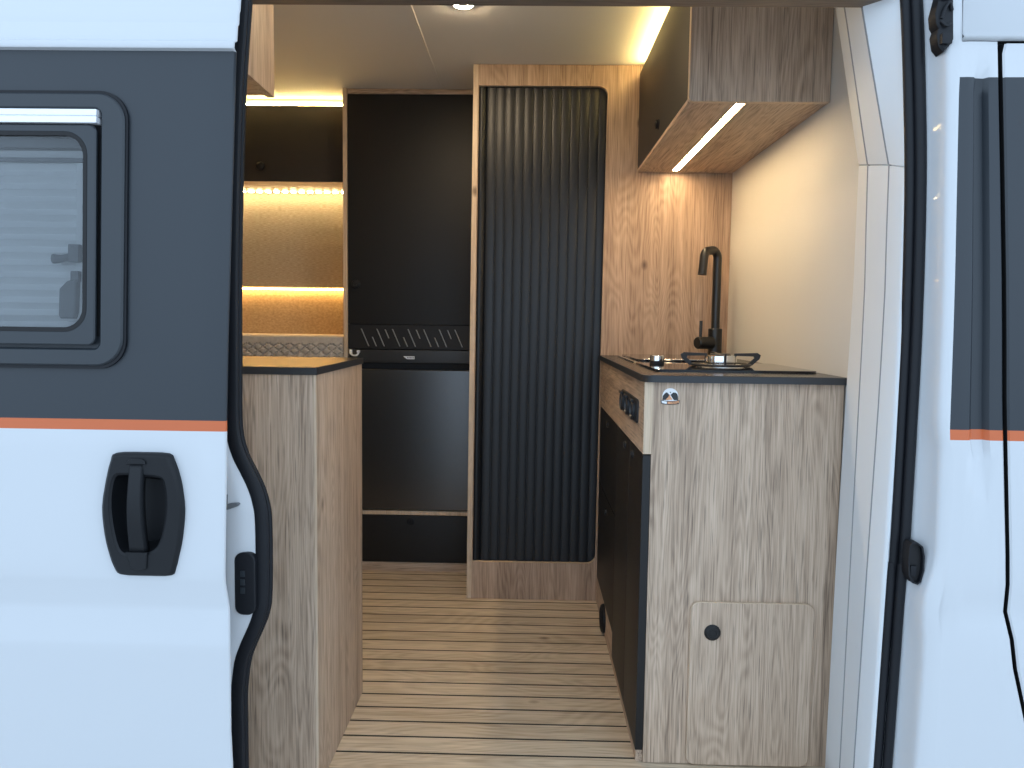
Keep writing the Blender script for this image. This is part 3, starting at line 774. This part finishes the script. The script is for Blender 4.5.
for g in range(7):
    x = -.6610 + g * .0618
    segs = [(x, .981, .912)]
    if g < 6: segs.append((x + .0439 - .0137 * 0, .949, .912) if g % 2 == 0 else (x + .0327, .979, .944))
    for xa, za, zb in segs:
        xb = xa + .0297 * (za - zb) / .069
        holes.append([(xa - .0020, za), (xb - .0020, zb), (xb + .0016, zb), (xa + .0016, za)])
        lips.append([(xa + .0005, za), (xb + .0005, zb), (xb + .0042, zb), (xa + .0042, za)])
plate_hole(bm, [(-.7110, .9020), (-.2130, .9020), (-.2130, .9970), (-.7110, .9970)], holes, 'Y', Y_FR - .0005, Y_FR + .018, 0, 0, 0)
for l in lips: prism(bm, l, 'Y', Y_FR - .0042, Y_FR + .0002, 1, 1, chamfer=.0008)
obj('vent_panel', bm, ['black', 'lip'], fc)
bm = B(); box(bm, -.7110, -.2130, Y_FR + .0, Y_FR + .40, .2340, .2510, bev=.001); part(obj('shelf_rail', bm, 'edge', fc), 'thin oak rail under the fridge')
bm = B(); box(bm, -.7110, -.2130, Y_FR + .001, Y_FR + .019, .0400, .2310, bev=.0012); fd = obj('drawer', bm, 'black', fc)
obj('drawer_lock', knob_bm((-.462, Y_FR + .001, .208), (0, -1, 0), .013, .006), 'rubber', fd)
bm = B(); box(bm, -.7110, -.2130, Y_FR + .004, Y_FR + .02, .0005, .0375); obj('plinth', bm, 'oak_x', fc)

fr = thing('fridge', 'small fridge with dark steel door and black top strip built into the cabinet', 'fridge', (-.46, 3.2, .2515))
bm = B(); box(bm, -.704, -.2180, Y_FR + .052, Y_FR + .365, .2525, .8985); obj('fridge_body', bm, 'black', fr)
bm = B(); box(bm, -.7060, -.2160, Y_FR - .0040, Y_FR + .050, .8480, .8985, bev=.004); cs = part(obj('control_strip', bm, 'topedge', fr), 'black control strip')
bm = B(); prism(bm, [(-.4920, .8740), (-.4470, .8740), (-.4470, .8625), (-.4770, .8625)], 'Y', Y_FR - .0052, Y_FR - .0035)
for k in range(5): box(bm, -.476 + k * .0058, -.4725 + k * .0058, Y_FR - .0056, Y_FR - .005, .8655, .8710, mi=1)
part(obj('name_plate', bm, ['alu', 'grey_plastic'], cs), 'small silver name plate')
bm = B(); box(bm, -.7060, -.2160, Y_FR + .022, Y_FR + .05, .8180, .8480); obj('grip_recess', bm, 'dark', fr)
bm = B(); box(bm, -.7060, -.2160, Y_FR - .0060, Y_FR + .050, .2560, .8200, bev=.005, seg=3); obj('fridge_door', bm, 'fridge', fr)
bm = B(); tube(bm, catmull([(-.700, Y_FR - .008, .897), (-.700, Y_FR - .014, .885), (-.690, Y_FR - .018, .876), (-.675, Y_FR - .018, .876), (-.668, Y_FR - .014, .884), (-.668, Y_FR - .012, .893)], 5), .0038, 10)
box(bm, -.706, -.694, Y_FR - .009, Y_FR - .003, .880, .898, bev=.001); box(bm, -.674, -.662, Y_FR - .020, Y_FR - .006, .886, .896, bev=.002)
part(obj('door_catch', bm, 'alu', fr), 'small silver catch')

# ------------------------------------------------------------------ bed area
ol = thing('overhead_locker', 'black-fronted overhead locker on far wall above the bed', 'cabinet', (-1.4, 3.35, 1.574))
LY = 3.205
bm = B(); box(bm, -2.28, -.7300, LY + .018, Y_BACK - .002, 1.590, 1.876); obj('carcass', bm, 'black', ol)
bm = B(); box(bm, -2.28, -.7300, LY + .004, Y_BACK - .002, 1.5755, 1.590); obj('bottom_panel', bm, 'oak_x', ol)
bm = B(); box(bm, -1.55, -.7320, LY, LY + .018, 1.5765, 1.8800, bev=.001); ld = obj('locker_door', bm, 'brownblack', ol)
bm = B(); box(bm, -2.28, -1.554, LY, LY + .018, 1.5765, 1.8800, bev=.001); obj('locker_door', bm, 'brownblack', ol)
bm = B(); lathe(bm, (-1.098, LY, 1.634), (0, -1, 0), [(.010, 0), (.010, .004), (.016, .009), (.0185, .016), (.016, .023), (.009, .027), (0, .028)], 24); obj('round_knob', bm, 'black', ld)
def strip(label, x0, x1, y0, y1, z0, z1, mat, bead=None):
    t = thing('led_strip', label, 'light strip', ((x0 + x1) / 2, y0, z0), 'light strips')
    bm = B(); box(bm, x0, x1, y0 + .002, y1, z1, z1 + .003); obj('channel', bm, 'alu', t)
    bm = B()
    if bead:
        x = x0 + bead / 2
        while x < x1: box(bm, x - bead * .28, x + bead * .28, y0, y1 - .002, z0, z1, bev=.0015, seg=1); x += bead
    else: box(bm, x0, x1, y0, y1 - .001, z0, z1, bev=.001)
    obj('diffuser', bm, mat, t)
strip('glowing light strip between the ceiling and the far overhead locker', -2.2, -.735, LY + .012, LY + .030, 1.8810, 1.8930, 'led_warm')
strip('beaded light strip under the far overhead locker above the padded wall', -2.2, -.735, Y_BACK - .085, Y_BACK - .068, 1.5660, 1.5720, 'led_bed', .037)
bm = B(); box(bm, -2.28, -.7305, Y_BACK - .036, Y_BACK - .001, 1.1560, 1.5750, bev=.008, seg=3)
tag(obj('upper_wall_pad', bm, 'pad', None, loc=(-1.5, Y_BACK - .02, 1.156)), 'upper beige fabric pad on far wall beneath the overhead locker', 'wall pad')
bm = B(); box(bm, -2.28, -.7305, Y_BACK - .012, Y_BACK - .001, .900, 1.1540, bev=.004)
tag(obj('lower_wall_pad', bm, 'pad_lit', None, loc=(-1.5, Y_BACK - .01, .90)), 'lower fabric pad glowing orange on far wall just above mattress', 'wall pad')
strip('hidden light strip glowing below the upper wall pad onto the lower pad', -2.2, -.735, Y_BACK - .034, Y_BACK - .018, 1.1455, 1.1525, 'led_hidden')
# mattress with quilted border
mt = thing('mattress', 'beige quilted mattress left of the fridge cabinet below the glowing wall pads', 'mattress', (-1.5, 3.27, .70))
MY0, MY1, MZ0, MZ1 = 3.052, Y_BACK - .014, .70, .9490
bm = B(); box(bm, -2.27, -.7310, MY0 + .012, MY1, MZ0, MZ1, bev=.012, seg=3); obj('core', bm, 'quilt', mt)
bm = B(); rows = []
nz, nx = 44, 260
for i in range(nz + 1):
    z = MZ0 + (.944 - MZ0) * i / nz; r = []
    for j in range(nx + 1):
        x = -1.50 + .768 * j / nx
        a = abs(((x + z * 1.3) / .042) % 1 - .5) * 2; b_ = abs(((x - z * 1.3) / .042) % 1 - .5) * 2
        h = min(1 - a, 1 - b_) if z < .921 else .33
        r.append((x, MY0 + .010 - .013 * (min(1, h * 2.6)) ** .7, z))
    rows.append(r)
loft(bm, rows); obj('quilted_border', bm, 'quilt', mt)
bm = B(); tube(bm, [(-2.25, MY0 + .003, .921), (-.733, MY0 + .003, .921)], .0025, 8); obj('piping', bm, 'quilt', mt)
bb = thing('bed_base', 'oak bed box carrying the quilted mattress', 'bed', (-1.5, 3.27, 0))
bm = B(); box(bm, -2.28, -.7315, MY0 + .02, Y_BACK - .002, .0005, .695); obj('front_panel', bm, 'oak_x', bb)
bm = B(); box(bm, -2.28, -.7315, MY0 + .004, MY0 + .018, .60, .699, bev=.002); obj('front_rail', bm, 'edge', bb)

# ------------------------------------------------------------------ left cabinet
lc = thing('side_cabinet', 'grey oak half-height cabinet with black top just left of the doorway', 'cabinet', (-.85, 1.81, 0))
LX, LY0, LY1 = -.4370, 1.588, 2.035
bm = B(); box(bm, -1.28, LX - .018, LY0 + .016, LY1 - .001, .002, .895); obj('carcass', bm, 'black', lc)
bm = B(); box(bm, -1.28, LX - .0022, LY0, LY0 + .016, .0005, .8985); obj('end_panel', bm, 'oak_cab', lc)
bm = B(); box(bm, LX - .016, LX, LY0 + .0005, LY1, .0005, .8985, bev=.0008); obj('side_panel', bm, 'oak', lc)
bm = B(); box(bm, LX - .0040, LX + .0006, LY0 - .0006, LY0 + .0012, .0005, .8985); part(obj('edge_band', bm, 'edge', lc), 'pale oak edge strip')
bm = B(); prism(bm, [(-1.28, LY0 - .004), (LX + .003, LY0 - .004), (LX + .003, LY1 + .004), (-1.28, LY1 + .004)], 'Z', .9145, .8990, 0, 1, chamfer=.001)
tag(obj('cabinet_top', bm, ['top', 'topedge'], None, loc=(-.85, 1.81, .899)), 'thin black top board on the half-height cabinet left of the doorway', 'worktop')
ul = thing('overhead_cabinet', 'oak overhead cabinet at upper left above the half-height cabinet, seen by its lower corner', 'cabinet', (-.9, 1.67, 1.53))
bm = B(); box(bm, -.618, -.600, 1.52, 1.846, 1.5290, CEIL - .002, bev=.001); obj('side_panel', bm, 'oak', ul)
bm = B(); box(bm, -1.28, -.6185, 1.52, 1.843, 1.5340, 1.550); obj('bottom_panel', bm, 'oak_x', ul)
bm = B(); box(bm, -1.28, -.6185, 1.52, 1.843, 1.5502, CEIL - .003); obj('carcass', bm, 'oak', ul)

# ------------------------------------------------------------------ ceiling spotlight
sp = thing('ceiling_spotlight', 'small round lit spotlight in the ceiling in front of the wardrobe', 'ceiling light', (-.196, 2.262, CEIL))
bm = B(); lathe(bm, (-.196, 2.262, CEIL), (0, 0, -1), [(.034, -.004), (.034, .002), (.031, .0045), (.027, .0045), (.026, .001), (0, .001)], 32); obj('bezel', bm, 'alu', sp)
bm = B(); lathe(bm, (-.196, 2.262, CEIL - .0012), (0, 0, -1), [(.0255, 0), (.0255, .004), (.020, .006), (0, .0065)], 28); obj('lens', bm, 'led_spot', sp)

# ------------------------------------------------------------------ sky
W = bpy.data.worlds.new('overcast_sky'); SC.world = W; W.use_nodes = True
nt = W.node_tree; bg = nt.nodes['Background']
tc = nt.nodes.new('ShaderNodeTexCoord'); sx = nt.nodes.new('ShaderNodeSeparateXYZ'); nt.links.new(tc.outputs['Generated'], sx.inputs[0])
cr = nt.nodes.new('ShaderNodeValToRGB'); nt.links.new(sx.outputs['Z'], cr.inputs['Fac'])
cr.color_ramp.elements[0].position = 0; cr.color_ramp.elements[0].color = (.64, .82, 1.04, 1)
cr.color_ramp.elements[1].position = 1; cr.color_ramp.elements[1].color = (.42, .53, .66, 1)
k = cr.color_ramp.elements.new(.22); k.color = (.64, .82, 1.04, 1)
nt.links.new(cr.outputs['Color'], bg.inputs['Color']); bg.inputs['Strength'].default_value = 2.1

# ------------------------------------------------------------------ camera
F, PITCH, YAW, ROLL, H = 774.25, .0790, .0195, .0131, 1.0118
fw = Vector((-math.sin(YAW) * math.cos(PITCH), math.cos(YAW) * math.cos(PITCH), -math.sin(PITCH)))
rt = Vector((math.cos(YAW), math.sin(YAW), 0)); up = rt.cross(fw)
r2 = rt * math.cos(ROLL) + up * math.sin(ROLL); u2 = -rt * math.sin(ROLL) + up * math.cos(ROLL)
cam = bpy.data.cameras.new('camera'); co = bpy.data.objects.new('camera', cam); COL.objects.link(co)
mw = Matrix.Identity(4)
for i in range(3): mw[i][0] = r2[i]; mw[i][1] = u2[i]; mw[i][2] = -fw[i]; mw[i][3] = (0, 0, H)[i]
co.matrix_world = mw
cam.sensor_width = 36; cam.lens = F * 36 / 1024; cam.clip_start = .05
SC.camera = co
vs = SC.view_settings; vs.view_transform = 'Standard'; vs.look = 'None'; vs.gamma = 1; vs.exposure = 0; vs.use_curve_mapping = False
SC.cycles.max_bounces = 10; SC.cycles.diffuse_bounces = 6; SC.cycles.sample_clamp_indirect = 8; SC.cycles.transparent_max_bounces = 8
